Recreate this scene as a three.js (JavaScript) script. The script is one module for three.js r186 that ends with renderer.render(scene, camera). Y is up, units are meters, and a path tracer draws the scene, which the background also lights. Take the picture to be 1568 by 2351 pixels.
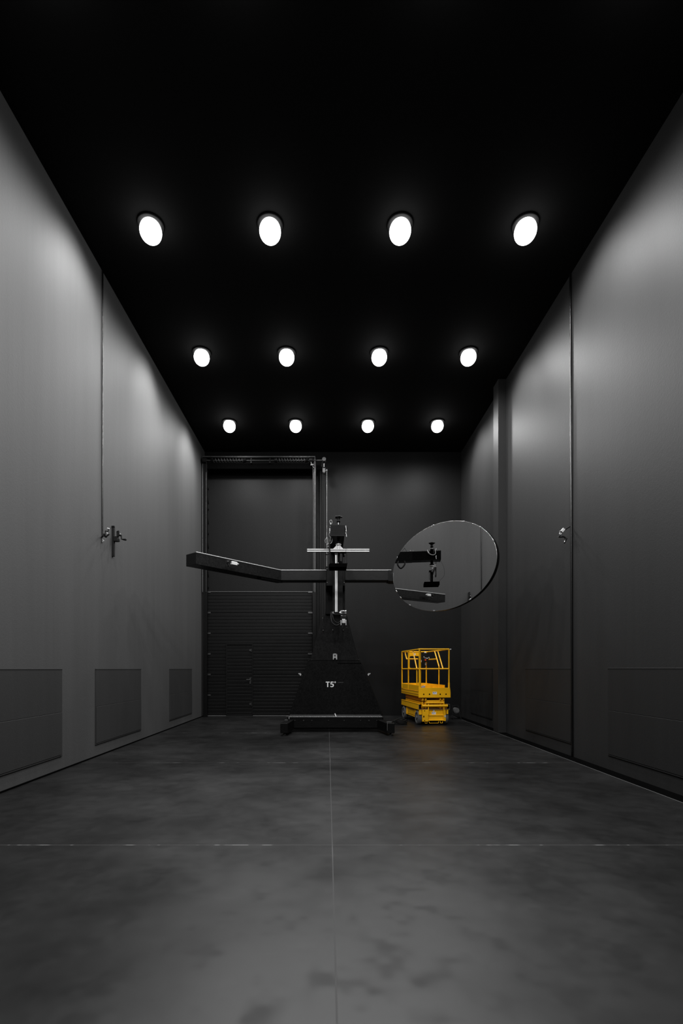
import * as THREE from 'three';
import { RoundedBoxGeometry } from 'three/addons/geometries/RoundedBoxGeometry.js';
import { mergeGeometries } from 'three/addons/utils/BufferGeometryUtils.js';
import { TextGeometry } from 'three/addons/geometries/TextGeometry.js';
import { FontLoader } from 'three/addons/loaders/FontLoader.js';

// ------------------------------------------------------------------ camera, sky, exposure
const scene = new THREE.Scene();
scene.background = new THREE.Color(0x000000);                 // a closed hall: no sky is seen
const F = 1110, VX = 752, VY = 1536, EYE = 1.5;               // focal length and vanishing point in pixels of 1568 x 2351, eye height in metres
const camera = new THREE.PerspectiveCamera(2 * Math.atan(VY / F) * 180 / Math.PI, 1632 / 3072, 0.05, 100);
camera.setViewOffset(1632, 3072, 816 - VX, 0, 1568, 2351);    // shifted lens: verticals stay vertical
camera.position.set(0, EYE, 0);
const renderer = new THREE.WebGLRenderer({ antialias: true });
renderer.toneMapping = THREE.LinearToneMapping;
renderer.toneMappingExposure = 1.0;
renderer.shadowMap.enabled = true;

// ------------------------------------------------------------------ the lamps' numbers
const LAMP = { cd: 23, angle: 1.53, penumbra: .4, glow: 6, wash: 25, radius: 0.168, drop: 0.125 };
const ROWS = [-13.65, -10.64, -7.575, -4.52, -1.46, 1.6], COLS = [-2.77, -0.9, 1.137, 3.1];

// ------------------------------------------------------------------ room size
const XL = -3.95, XR = 4.3, ZB = -15.55, ZF = 4.8, H = 8.48;

// ------------------------------------------------------------------ helpers
const V = (x, y, z) => new THREE.Vector3(x, y, z);
const at = (px, py, d) => V((px - VX) * d / F, EYE + (VY - py) * d / F, -d);   // a point of the photograph at its depth in the hall
let seed = 7;
const rnd = () => { seed = (seed * 1664525 + 1013904223) >>> 0; return seed / 4294967296; };
const clean = (g) => { g = g.index ? g.toNonIndexed() : g; for (const k of Object.keys(g.attributes)) if (!['position', 'normal', 'uv'].includes(k)) g.deleteAttribute(k); g.morphAttributes = {}; return g; };
const join = (list) => (list.length === 1 ? list[0] : mergeGeometries(list.map(clean)));
const box = (x0, x1, y0, y1, z0, z1, bevel = 0) => {
  const w = Math.abs(x1 - x0), h = Math.abs(y1 - y0), d = Math.abs(z1 - z0);
  const g = bevel ? new RoundedBoxGeometry(w, h, d, 2, Math.min(bevel, w / 2.1, h / 2.1, d / 2.1)) : new THREE.BoxGeometry(w, h, d);
  return g.translate((x0 + x1) / 2, (y0 + y1) / 2, (z0 + z1) / 2);
};
const UP = V(0, 1, 0);
const rod = (a, b, r, n = 12, r2 = r) => {
  const d = b.clone().sub(a), g = new THREE.CylinderGeometry(r2, r, d.length(), n);
  g.applyQuaternion(new THREE.Quaternion().setFromUnitVectors(UP, d.clone().normalize()));
  return g.translate((a.x + b.x) / 2, (a.y + b.y) / 2, (a.z + b.z) / 2);
};
const bar = (a, b, w, h, bevel = 0) => {                       // a square bar from a to b, h upright
  const d = b.clone().sub(a), l = d.length();
  const g = bevel ? new RoundedBoxGeometry(w, h, l, 2, bevel) : new THREE.BoxGeometry(w, h, l);
  const m = new THREE.Matrix4().lookAt(b, a, UP);
  return g.applyMatrix4(m).translate((a.x + b.x) / 2, (a.y + b.y) / 2, (a.z + b.z) / 2);
};
const hose = (pts, r, closed = false, n = 0) => new THREE.TubeGeometry(new THREE.CatmullRomCurve3(pts, closed, 'centripetal'), n || pts.length * 8, r, 8, closed);
const bent = (pts, r) => join(pts.slice(1).flatMap((p, i) => [rod(pts[i], p, r), new THREE.SphereGeometry(r, 12, 8).translate(p.x, p.y, p.z)]));
const ball = (p, r, sx = 1, sy = 1, sz = 1) => new THREE.SphereGeometry(r, 16, 12).scale(sx, sy, sz).translate(p.x, p.y, p.z);
const prism = (pts, depth, bevel = 0) => new THREE.ExtrudeGeometry(new THREE.Shape(pts.map(([x, y]) => new THREE.Vector2(x, y))), { depth, bevelEnabled: bevel > 0, bevelSize: bevel, bevelThickness: bevel, bevelSegments: 2 });
const flatUV = (g, s = 1) => {                                  // uv in metres on each face's own plane
  const p = g.attributes.position, n = g.attributes.normal, uv = new Float32Array(p.count * 2);
  for (let i = 0; i < p.count; i++) {
    const ax = Math.abs(n.getX(i)), ay = Math.abs(n.getY(i)), az = Math.abs(n.getZ(i));
    const [u, v] = ay > ax && ay > az ? [p.getX(i), p.getZ(i)] : ax > az ? [p.getZ(i), p.getY(i)] : [p.getX(i), p.getY(i)];
    uv[2 * i] = u * s; uv[2 * i + 1] = v * s;
  }
  g.setAttribute('uv', new THREE.BufferAttribute(uv, 2));
  return g;
};
const used = {};
const numbered = (n) => { const k = used[n] = (used[n] ?? -1) + 1; return k ? `${n}_${String(k).padStart(3, '0')}` : n; };
const origin = new Map();
function thing(name, label, category, p = V(0, 0, 0), group, turn = 0) {
  const o = new THREE.Group(); o.name = numbered(name); o.position.copy(p); o.rotation.y = turn;
  o.userData = { label, category }; if (group) o.userData.group = group;
  scene.add(o); origin.set(o, p); return o;
}
function struct(name, label, geo, mat) {
  const o = geo ? new THREE.Mesh(geo, mat) : new THREE.Group(); o.name = name; o.userData = { label, kind: 'structure' };
  scene.add(o); origin.set(o, V(0, 0, 0)); return o;
}
function part(parent, name, geos, mat, label, local = false) {  // geometries in hall coordinates, or in the thing's own (local)
  const g = join([].concat(geos)), off = origin.get(parent);
  if (off && !local) g.translate(-off.x, -off.y, -off.z);
  const m = new THREE.Mesh(g, mat); m.name = name; if (label) m.userData.label = label;
  parent.add(m); origin.set(m, local ? V(0, 0, 0) : off); return m;
}

// ------------------------------------------------------------------ textures
function lattice(n, s) { seed = s; const a = new Float32Array(n * n); for (let i = 0; i < n * n; i++) a[i] = rnd(); return a; }
function noiseField(W, Hh, cellsX, cellsY, s) {                 // tileable value noise
  const n = 256, L = lattice(n, s), out = new Float32Array(W * Hh), sm = (t) => t * t * (3 - 2 * t);
  for (let j = 0; j < Hh; j++) for (let i = 0; i < W; i++) {
    const x = i / W * cellsX, y = j / Hh * cellsY, x0 = Math.floor(x), y0 = Math.floor(y), fx = sm(x - x0), fy = sm(y - y0);
    const g = (a, b) => L[(((b % cellsY) * 7919) % n * 13 % n) * n + ((a % cellsX) * 31) % n];
    out[j * W + i] = (g(x0, y0) * (1 - fx) + g(x0 + 1, y0) * fx) * (1 - fy) + (g(x0, y0 + 1) * (1 - fx) + g(x0 + 1, y0 + 1) * fx) * fy;
  }
  return out;
}
function layered(W, Hh, specs) { const o = new Float32Array(W * Hh); for (const [cx, cy, a, s] of specs) { const f = noiseField(W, Hh, cx, cy, s); for (let i = 0; i < o.length; i++) o[i] += a * (f[i] - 0.5); } return o; }
function grayTexture(W, Hh, fn, srgb, repeat, inAlpha) {
  const d = new Uint8Array(W * Hh * 4);
  for (let i = 0; i < W * Hh; i++) { const v = Math.max(0, Math.min(255, Math.round(fn(i) * 255))); d[4 * i] = d[4 * i + 1] = d[4 * i + 2] = v; d[4 * i + 3] = inAlpha ? v : 255; }
  const t = new THREE.DataTexture(d, W, Hh); t.wrapS = t.wrapT = THREE.RepeatWrapping; t.magFilter = t.minFilter = THREE.LinearFilter;
  if (srgb) t.colorSpace = THREE.SRGBColorSpace; if (repeat) t.repeat.set(...repeat); t.needsUpdate = true; return t;
}
const TS = 1024;
const nCoarse = layered(TS, TS, [[5, 5, 0.5, 11], [11, 11, 0.55, 12], [23, 29, 0.4, 13], [61, 71, 0.3, 14], [150, 150, 0.16, 15]]);
const nSpot = layered(TS, TS, [[19, 23, 0.8, 21], [47, 53, 0.75, 22], [101, 120, 0.55, 23]]);
const sm01 = (a, b, x) => { const t = Math.max(0, Math.min(1, (x - a) / (b - a))); return t * t * (3 - 2 * t); };
const floorTone = (i) => 0.80 + 0.30 * nCoarse[i] - 0.2 * sm01(0.05, 0.7, nSpot[i]) + 0.05 * sm01(0.35, 0.6, -nSpot[i]);
const floorMap = grayTexture(TS, TS, floorTone, true, [1 / 7.3, 1 / 7.3]);
const floorSheen = grayTexture(TS, TS, (i) => 0.78 + 0.24 * nCoarse[i] - 0.15 * sm01(0.05, 0.7, nSpot[i]) + 0.06 * sm01(0.3, 0.8, -nSpot[i]), false, [1 / 7.3, 1 / 7.3], true);
const floorRough = grayTexture(TS, TS, (i) => 0.62 + 0.16 * nCoarse[i] + 0.12 * sm01(0.3, 0.7, nSpot[i]), false, [1 / 7.3, 1 / 7.3]);
const nStreak = layered(TS, TS, [[40, 3, 0.4, 31], [97, 5, 0.4, 32], [11, 4, 0.5, 33], [160, 11, 0.3, 34], [7, 7, 0.4, 35]]);
const wallMap = grayTexture(TS, TS, (i) => 0.86 + 0.055 * nStreak[i], true, [1 / 6.1, 1 / 9.3]);
const nFine = layered(512, 512, [[64, 64, 0.5, 41], [150, 150, 0.5, 42], [31, 23, 0.4, 43]]);
const wallBump = grayTexture(512, 512, (i) => 0.5 + 0.5 * nFine[i], false, [1.5, 1.5]);
const jointTone = layered(512, 64, [[97, 5, 1.2, 51], [23, 3, 1.2, 52]]);
const jointMap = grayTexture(512, 64, (i) => 0.45 + 0.55 * sm01(0.0, 0.45, jointTone[i]), true, [1 / 4, 1 / 4]);
const scratch = grayTexture(512, 512, (i) => 0.9 + 0.2 * nFine[i], true, [1, 1]);
const scratchRough = grayTexture(512, 512, (i) => 0.8 + 0.4 * nFine[i], false, [1, 1]);

// ------------------------------------------------------------------ materials
const M = {};
const mat = (name, o) => { const m = new (o.clearcoat !== undefined || o.specularIntensity !== undefined ? THREE.MeshPhysicalMaterial : THREE.MeshStandardMaterial)(o); m.name = name; M[name] = m; return m; };
const lin = (r, g = r, b = r) => new THREE.Color().setRGB(r, g, b);
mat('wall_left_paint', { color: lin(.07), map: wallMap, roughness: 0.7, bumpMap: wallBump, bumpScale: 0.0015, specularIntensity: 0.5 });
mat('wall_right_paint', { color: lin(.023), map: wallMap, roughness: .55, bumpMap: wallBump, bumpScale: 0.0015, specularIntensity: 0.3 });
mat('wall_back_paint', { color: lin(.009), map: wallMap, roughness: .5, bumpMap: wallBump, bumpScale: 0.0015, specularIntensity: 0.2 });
mat('panel_left_paint', { color: lin(.036), map: wallMap, roughness: 0.65, bumpMap: wallBump, bumpScale: 0.001, specularIntensity: 0.4 });
mat('panel_right_paint', { color: lin(.02), map: wallMap, roughness: .5, bumpMap: wallBump, bumpScale: 0.001, specularIntensity: 0.3 });
mat('ceiling_black', { color: lin(.007), roughness: 0.95, specularIntensity: 0.1 });
mat('floor_concrete', { color: lin(.013), map: floorMap, roughness: .67, roughnessMap: floorRough, specularIntensity: 0.8, specularIntensityMap: floorSheen });
mat('joint_filler', { color: lin(.15), map: jointMap, roughness: 0.6, specularIntensity: 0.6 });
mat('channel_black', { color: lin(0.002), roughness: 1, specularIntensity: 0.1, ior: 1.03 });
mat('edge_steel', { color: lin(0.2), roughness: 0.5, metalness: 0.6 });
mat('black_steel', { color: lin(0.004), map: scratch, roughness: 0.5, roughnessMap: scratchRough, specularIntensity: 0.25 });
mat('conduit_black', { color: lin(0.07), roughness: 0.26, metalness: 1 });
mat('deep_black', { color: lin(0.002), roughness: 0.8, specularIntensity: 0.1, ior: 1.03 });
mat('arm_black', { color: lin(0.009), map: scratch, roughness: 0.42, roughnessMap: scratchRough, specularIntensity: 0.3 });
mat('door_black', { color: lin(.004), map: scratch, roughness: .5, specularIntensity: 0.25 });
mat('galvanised', { color: lin(0.3), roughness: 0.4, metalness: 0.7, map: scratch });
mat('spring_steel', { color: lin(0.07), roughness: 0.35, metalness: 0.7 });
mat('grating_steel', { color: lin(0.07), roughness: 0.55, metalness: 0.4 });
mat('aluminium', { color: lin(0.45), roughness: 0.38, metalness: 0.35 });
mat('white_plastic', { color: lin(0.5), roughness: 0.45 });
mat('chrome', { color: lin(0.8), roughness: 0.2, metalness: 1 });
mat('mirror_silver', { color: lin(.5), roughness: 0.0, metalness: 1 });
mat('rubber_black', { color: lin(0.005), roughness: 0.65, specularIntensity: 0.4 });
mat('tyre_grey', { color: lin(0.07), roughness: 0.8 });
mat('yellow_paint', { color: lin(0.9, 0.46, 0.004), roughness: 0.35, clearcoat: 0.6, clearcoatRoughness: 0.18 });
mat('yellow_dark', { color: lin(0.42, 0.2, 0.004), roughness: 0.5 });
mat('letter_white', { color: lin(0.6), roughness: 0.5 });
mat('letter_grey', { color: lin(0.04), roughness: 0.6 });
mat('red_button', { color: lin(0.6, 0.05, 0.01), roughness: 0.4 });
mat('drum_grey', { color: lin(0.08), roughness: 0.6 });
mat('housing_black', { color: lin(0.008), roughness: 0.6, specularIntensity: 0.2 });
mat('lamp_glow', { color: lin(0.8), emissive: lin(1), emissiveIntensity: LAMP.glow, roughness: 0.5 });
function stickerTexture() {                                      // a small printed warning sticker, too small to read
  const c = document.createElement('canvas'); c.width = 64; c.height = 40; const x = c.getContext('2d');
  x.fillStyle = '#e6e6ea'; x.fillRect(0, 0, 64, 40); x.fillStyle = '#444a66';
  x.fillRect(5, 6, 16, 12); x.fillRect(28, 6, 28, 4); x.fillRect(28, 14, 22, 4); x.fillStyle = '#8a8f9c'; x.fillRect(5, 25, 30, 4); x.fillRect(5, 32, 46, 3);
  const t = new THREE.CanvasTexture(c); t.colorSpace = THREE.SRGBColorSpace; return t;
}
mat('sticker', { map: stickerTexture(), roughness: 0.5 });

// ------------------------------------------------------------------ floor
const GX = 3.98, jx = 0.04, jz = [ZF, -0.5, -4.12, -7.74, -11.36, ZB];
const floor = struct('floor', 'dark grey polished concrete floor cast in large slabs', box(XL - 0.2, XR + 0.2, -0.3, -0.06, ZB - 0.2, ZF + 0.2), M.channel_black);
for (let k = 0; k < jz.length - 1; k++) for (const [a, b] of [[XL + 0.012, jx - 0.003], [jx + 0.003, GX]]) {
  const z0 = jz[k] - (k ? 0.004 : 0), z1 = jz[k + 1] + (k < jz.length - 2 ? 0.004 : 0);
  part(floor, 'slab', flatUV(box(a, b, -0.06, 0, z1, z0, 0.0015)), M.floor_concrete);
}
part(floor, 'joint_filler', [flatUV(box(jx - 0.0045, jx + 0.0045, -0.06, 0.0003, ZB, ZF)), ...jz.slice(1, -1).map((z) => flatUV(box(XL + 0.012, GX, -0.06, 0.0004, z - 0.0055, z + 0.0055)))], M.joint_filler, 'pale worn filler in the floor joints');
part(floor, 'edge_strip', box(GX, GX + 0.008, -0.06, 0.001, ZB, ZF), M.edge_steel, 'thin steel strip along the floor edge');
part(floor, 'channel', box(GX + 0.008, XR, -0.06, -0.035, ZB, ZF), M.channel_black, 'black channel between floor and right wall');

// ------------------------------------------------------------------ walls and ceiling
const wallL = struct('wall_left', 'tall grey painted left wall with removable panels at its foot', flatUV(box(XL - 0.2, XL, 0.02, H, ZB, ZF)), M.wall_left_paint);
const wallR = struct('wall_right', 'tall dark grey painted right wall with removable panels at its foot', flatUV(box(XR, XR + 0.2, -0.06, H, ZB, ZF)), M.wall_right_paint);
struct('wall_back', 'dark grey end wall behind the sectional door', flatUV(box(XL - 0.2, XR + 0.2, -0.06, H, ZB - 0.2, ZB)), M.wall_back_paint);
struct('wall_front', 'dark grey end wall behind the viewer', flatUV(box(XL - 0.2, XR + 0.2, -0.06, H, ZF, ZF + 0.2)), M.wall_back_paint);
struct('ceiling', 'black ceiling that carries the round lamps', box(XL - 0.2, XR + 0.2, H, H + 0.2, ZB - 0.2, ZF + 0.2), M.ceiling_black);
struct('baseboard_left', 'thin black gap strip along the foot of the left wall', box(XL, XL + 0.012, -0.06, 0.022, ZB, ZF), M.channel_black);
struct('trim_1', 'narrow grey column standing against the right wall', flatUV(box(4.11, XR, -0.03, H, -11.98, -11.64)), M.wall_right_paint);
const lip = (side, x, y0, y1, za, zb) => box(x, x + side * 0.016, y0, y1, za, zb, 0.004);
function wallPanel(wall, side, x, za, zb, y0, ym, y1, m) {        // two boards with a lip above and a shadow gap below
  const f = part(wall, 'wall_panel', [lip(side, x, y1, y1 + 0.016, za, zb), lip(side, x, y0 - 0.02, y0 - 0.004, za, zb), box(x, x + side * 0.008, y0, y1, za, za + 0.012), box(x, x + side * 0.008, y0, y1, zb - 0.012, zb)], m);
  part(f, 'board', flatUV(box(x, x + side * 0.02, y0 + 0.003, ym - 0.002, za + 0.016, zb - 0.016, 0.004)), m);
  part(f, 'board', flatUV(box(x, x + side * 0.012, ym + 0.002, y1 - 0.001, za + 0.016, zb - 0.016, 0.003)), m);
}
for (const [a, b] of [[4.1, 7.18], [8.21, 10.22], [12.05, 14.05]]) wallPanel(wallL, 1, XL, -b, -a, 0.23, 0.86, 1.49, M.panel_left_paint);
for (const [a, b] of [[4.2, 7.40], [8.50, 10.48], [12.6, 14.5]]) wallPanel(wallR, -1, XR, -b, -a, 0.2, 0.87, 1.5, M.panel_right_paint);

// ------------------------------------------------------------------ ceiling lamps
const globeGeo = new THREE.SphereGeometry(LAMP.radius, 40, 24, 0, Math.PI * 2, Math.acos(LAMP.drop / LAMP.radius), Math.PI - Math.acos(LAMP.drop / LAMP.radius));
const ringGeo = new THREE.LatheGeometry([[0.115, 0.124], [0.2, 0.124], [0.2, 0.104], [0.192, 0.096], [0.15, 0.096], [0.142, 0.1], [0.115, 0.124]].map(([a, b]) => new THREE.Vector2(a, b)), 48);
const colWord = ['leftmost', 'second from left', 'third from left', 'rightmost'], rowWord = ['farthest and smallest ceiling row', 'middle visible ceiling row', 'nearest and largest visible ceiling row', 'row just above the picture', 'row over the viewer', 'row behind the viewer'];
ROWS.forEach((z, r) => COLS.forEach((x, c) => {
  const y = H - LAMP.drop, L = thing('ceiling_lamp', `${colWord[c]} round globe lamp in the ${rowWord[r]}`, 'lamp', V(x, y, z), 'round ceiling lamps');
  const g = new THREE.Mesh(globeGeo, M.lamp_glow); g.name = 'globe_bulb'; g.userData.label = 'glowing white globe'; L.add(g);
  const h = new THREE.Mesh(ringGeo, M.housing_black); h.name = 'lamp_housing'; L.add(h);
  const s = new THREE.SpotLight(0xffffff, LAMP.cd, 0, LAMP.angle, LAMP.penumbra, 2); s.name = 'lamp_light'; s.shadow.radius = LAMP.radius / 0.02 * 0.95; s.castShadow = true;
  s.position.set(0, 0, 0); s.target.position.set(0, -5, 0); s.target.name = 'lamp_aim'; L.add(s, s.target);
  if (c === 0 || c === 3) {                                       // the outer columns also wash their wall through a side reflector
    const b = new THREE.SpotLight(0xffffff, LAMP.wash, 0, 0.66, 0.85, 2); b.name = 'lamp_wall_beam'; b.shadow.radius = s.shadow.radius; b.castShadow = true;
    b.position.set(0, 0, 0); b.target.position.set((c ? 1 : -1) * 1.2, -1.0, 0); b.target.name = 'lamp_wall_aim'; L.add(b, b.target);
  }
}));

// ------------------------------------------------------------------ sectional door
{
  const D = 15.36, s = D / F, door = struct('door_1', 'black ribbed sectional door with tall lift tracks and spring shaft', null);
  const X = (px, d = D) => (px - VX) * d / F, Y = (py, d = D) => EYE + (VY - py) * d / F;
  const x0 = X(475), x1 = X(716), zF = -D, hgt = 3.93 / 6, ribs = 6, zW = ZB + 0.01;
  const ribbed = (xa, xb, ya, yb, zf, th, n) => {                  // a board with n horizontal ribs
    const p = [[0, 0]], step = (yb - ya) / n;
    for (let i = 0; i < n; i++) { const y = i * step; p.push([th, y + 0.002], [th, y + step - 0.03], [th - 0.012, y + step - 0.016], [th - 0.012, y + step - 0.004]); }
    p.push([0, yb - ya]);
    const g = prism(p, xb - xa);
    return g.rotateY(-Math.PI / 2).translate(xb, 0, 0).applyMatrix4(new THREE.Matrix4().makeTranslation(0, ya, 0)).translate(0, 0, zf - th);
  };
  for (let k = 0; k < 6; k++) {
    const sec = part(door, 'door_section', ribbed(x0, x1, 0.02 + k * hgt, 0.02 + (k + 1) * hgt - 0.006, zF, 0.05, ribs), M.door_black);
    for (const xx of [x0 + 0.05, x1 - 0.05]) part(sec, 'hinge', box(xx - 0.07, xx + 0.07, 0.02 + (k + 1) * hgt - 0.035, 0.02 + (k + 1) * hgt + 0.02, zF - 0.005, zF + 0.025, 0.004), M.spring_steel);
  }
  part(door, 'top_edge', box(x0, x1, 3.945, 3.965, zF - 0.05, zF + 0.012, 0.004), M.grating_steel, 'pale top edge of the lowered door');
  part(door, 'bottom_seal', box(x0, x1, 0.002, 0.03, zF - 0.05, zF + 0.02, 0.005), M.grating_steel, 'pale bottom edge of the door');
  // wicket door
  const wx0 = X(519.5), wx1 = X(581), wy1 = Y(1478);
  const leaf = part(door, 'wicket_door', ribbed(wx0 + 0.03, wx1 - 0.03, 0.05, wy1 - 0.03, zF + 0.03, 0.028, 20), M.door_black);
  part(leaf, 'door_frame', [box(wx0, wx1, wy1 - 0.03, wy1, zF, zF + 0.045, 0.004), box(wx0, wx0 + 0.03, 0.03, wy1 - 0.03, zF, zF + 0.045, 0.004), box(wx1 - 0.03, wx1, 0.03, wy1 - 0.03, zF, zF + 0.045, 0.004), box(wx0, wx1, 0.03, 0.05, zF, zF + 0.045, 0.004)], M.arm_black);
  for (const y of [Y(1493), Y(1616)]) part(leaf, 'hinge', [rod(V(wx1 - 0.05, y - 0.05, zF + 0.05), V(wx1 - 0.05, y + 0.05, zF + 0.05), 0.014), box(wx1 - 0.11, wx1 - 0.05, y - 0.03, y + 0.03, zF + 0.028, zF + 0.042)], M.spring_steel);
  part(leaf, 'handle', [box(wx1 - 0.11, wx1 - 0.06, Y(1570), Y(1556), zF + 0.028, zF + 0.04, 0.004), rod(V(wx1 - 0.085, Y(1560), zF + 0.03), V(wx1 - 0.085, Y(1560), zF + 0.09), 0.01), rod(V(wx1 - 0.085, Y(1560), zF + 0.09), V(wx1 - 0.2, Y(1560), zF + 0.09), 0.011)], M.spring_steel);
  // portal standing off the wall
  const P = 15.1, px = (a) => X(a, P), py = (a) => Y(a, P), zP = -P;
  for (const [a, b, edge, guide] of [[466, 475, 465.4, 473.4], [717.5, 725.5, 723, 719.8]]) {
    const post = part(door, 'track_post', box(px(a), px(b), 0.0, py(1050), zP - 0.12, zP, 0.006), M.black_steel);
    part(post, 'post_edge', box(px(edge - 0.35), px(edge + 0.35), 3.9, py(1048), zP, zP + 0.012, 0.003), M.galvanised, 'bright steel edge of the post');
    part(post, 'guide_rail', [box(px(guide - 0.45), px(guide + 0.45), 3.9, py(1085), zP, zP + 0.03, 0.004)], M.spring_steel, 'dull steel guide rail');
    for (const y of [1112, 1160, 1218, 1285, 1345]) part(post, 'wall_bracket', [bar(V((px(a) + px(b)) / 2, py(y), zP - 0.1), V((px(a) + px(b)) / 2, py(y) + 0.02, zW), 0.03, 0.04), bar(V((px(a) + px(b)) / 2, py(y), zP - 0.1), V((px(a) + px(b)) / 2, py(y) - 0.45, zW), 0.025, 0.025)], M.black_steel);
  }
  part(door, 'wall_track', [box(px(734), px(737), 0.05, py(1070), zW, zW + 0.06, 0.004), box(px(743), px(746), 0.05, py(1095), zW, zW + 0.05, 0.004)], M.black_steel);
  const top = part(door, 'top_beam', [box(px(466), px(723), py(1052), py(1048.6), zP - 0.1, zP, 0.004)], M.black_steel);
  part(top, 'lower_beam', box(px(470), px(722), py(1076), py(1063), zP - 0.32, zP - 0.02, 0.02), M.deep_black);
  part(top, 'beam_edge', box(px(466), px(723.6), py(1048.8), py(1047.7), zP, zP + 0.012, 0.003), M.galvanised, 'bright steel edge of the top beam');
  const sy = py(1057.5), sz = zP + 0.02;
  part(door, 'spring_shaft', rod(V(px(464), sy, sz), V(px(746), sy, sz), 0.016, 16), M.spring_steel);
  for (const [a, b] of [[488, 562], [634, 704]]) {
    const g = [], n = 240, turns = 11; const pts = [];
    for (let i = 0; i <= n; i++) { const t = i / n, th = t * turns * 2 * Math.PI; pts.push(V(px(a) + t * (px(b) - px(a)), sy + 0.058 * Math.cos(th), sz + 0.058 * Math.sin(th))); }
    g.push(new THREE.TubeGeometry(new THREE.CatmullRomCurve3(pts), 700, 0.013, 8));
    const sp = part(door, 'torsion_spring', g, M.spring_steel);
    part(sp, 'end_cone', [rod(V(px(a) - 0.05, sy, sz), V(px(a) + 0.04, sy, sz), 0.055, 20, 0.075), rod(V(px(b) - 0.04, sy, sz), V(px(b) + 0.05, sy, sz), 0.075, 20, 0.055)], M.black_steel);
  }
  for (const a of [470, 714]) part(door, 'cable_drum', [rod(V(px(a) - 0.05, sy, sz), V(px(a) + 0.05, sy, sz), 0.085, 28), rod(V(px(a) - 0.055, sy, sz), V(px(a) - 0.045, sy, sz), 0.1, 28)], M.arm_black);
  for (const a of [577, 620]) part(door, 'shaft_bearing', [box(px(a) - 0.02, px(a) + 0.02, sy - 0.1, sy + 0.08, sz - 0.05, sz + 0.03, 0.006), ball(V(px(a), sy - 0.06, sz + 0.03), 0.012)], M.black_steel);
  part(door, 'roller_bracket', [box(px(713), px(720.5), py(1071), py(1067.2), zP + 0.0, zP + 0.08, 0.008), rod(V(px(715.5), py(1067), zP + 0.05), V(px(713.5), py(1060.5), zP + 0.05), 0.022), rod(V(px(718), py(1071), zP + 0.04), V(px(720.5), py(1076), zP + 0.04), 0.018)], M.spring_steel);

  // chain hoist that drives the shaft
  const h = thing('chain_hoist', 'small grey door hoist with a long hanging chain beside the track', 'hoist', V(px(743.5), py(1086), -15.05));
  const hy = (a) => Y(a, 15.05), hx = (a) => X(a, 15.05);
  part(h, 'gear_drum', [rod(V(hx(744), hy(1055.8), -15.13), V(hx(744), hy(1055.8), -14.98), 0.06, 24), rod(V(hx(728), hy(1055.8), -15.08), V(hx(744), hy(1055.8), -15.08), 0.02)], M.drum_grey);
  part(h, 'motor', [box(hx(740.5), hx(747), hy(1085.5), hy(1075.5), -15.12, -15.0, 0.012), box(hx(741.5), hx(746), hy(1086.8), hy(1085.5), -15.1, -15.02, 0.004)], M.grating_steel);
  part(h, 'bracket', [box(hx(740), hx(742), hy(1076), hy(1060), -15.1, -15.06, 0.004), box(hx(745.6), hx(747), hy(1076), hy(1060), -15.1, -15.06, 0.004), box(hx(738), hx(747), hy(1070), hy(1060), -15.5, -15.1, 0.004)], M.black_steel);
  part(h, 'rod_piston', rod(V(hx(743.8), hy(1073.5), -15.02), V(hx(743.8), hy(1065), -15.02), 0.014), M.galvanised);
  const links = [], lg = new THREE.TorusGeometry(0.0125, 0.0042, 6, 12).scale(0.75, 1.35, 1);
  for (let i = 0, y = hy(1083); y > hy(1330); y -= 0.028, i++) { const g = lg.clone(); if (i % 2) g.rotateY(Math.PI / 2); links.push(g.translate(hx(750.3), y, -15.0)); }
  const ch = part(h, 'chain', links, M.galvanised, 'long thin steel chain'); ch.userData.kind = 'stuff';
  part(h, 'chain_guide', [rod(V(hx(750.3), hy(1079), -15.0), V(hx(750.3), hy(1083.5), -15.0), 0.02), bar(V(hx(746), hy(1081), -15.04), V(hx(750.3), hy(1081), -15.0), 0.02, 0.02)], M.drum_grey);
}

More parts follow.
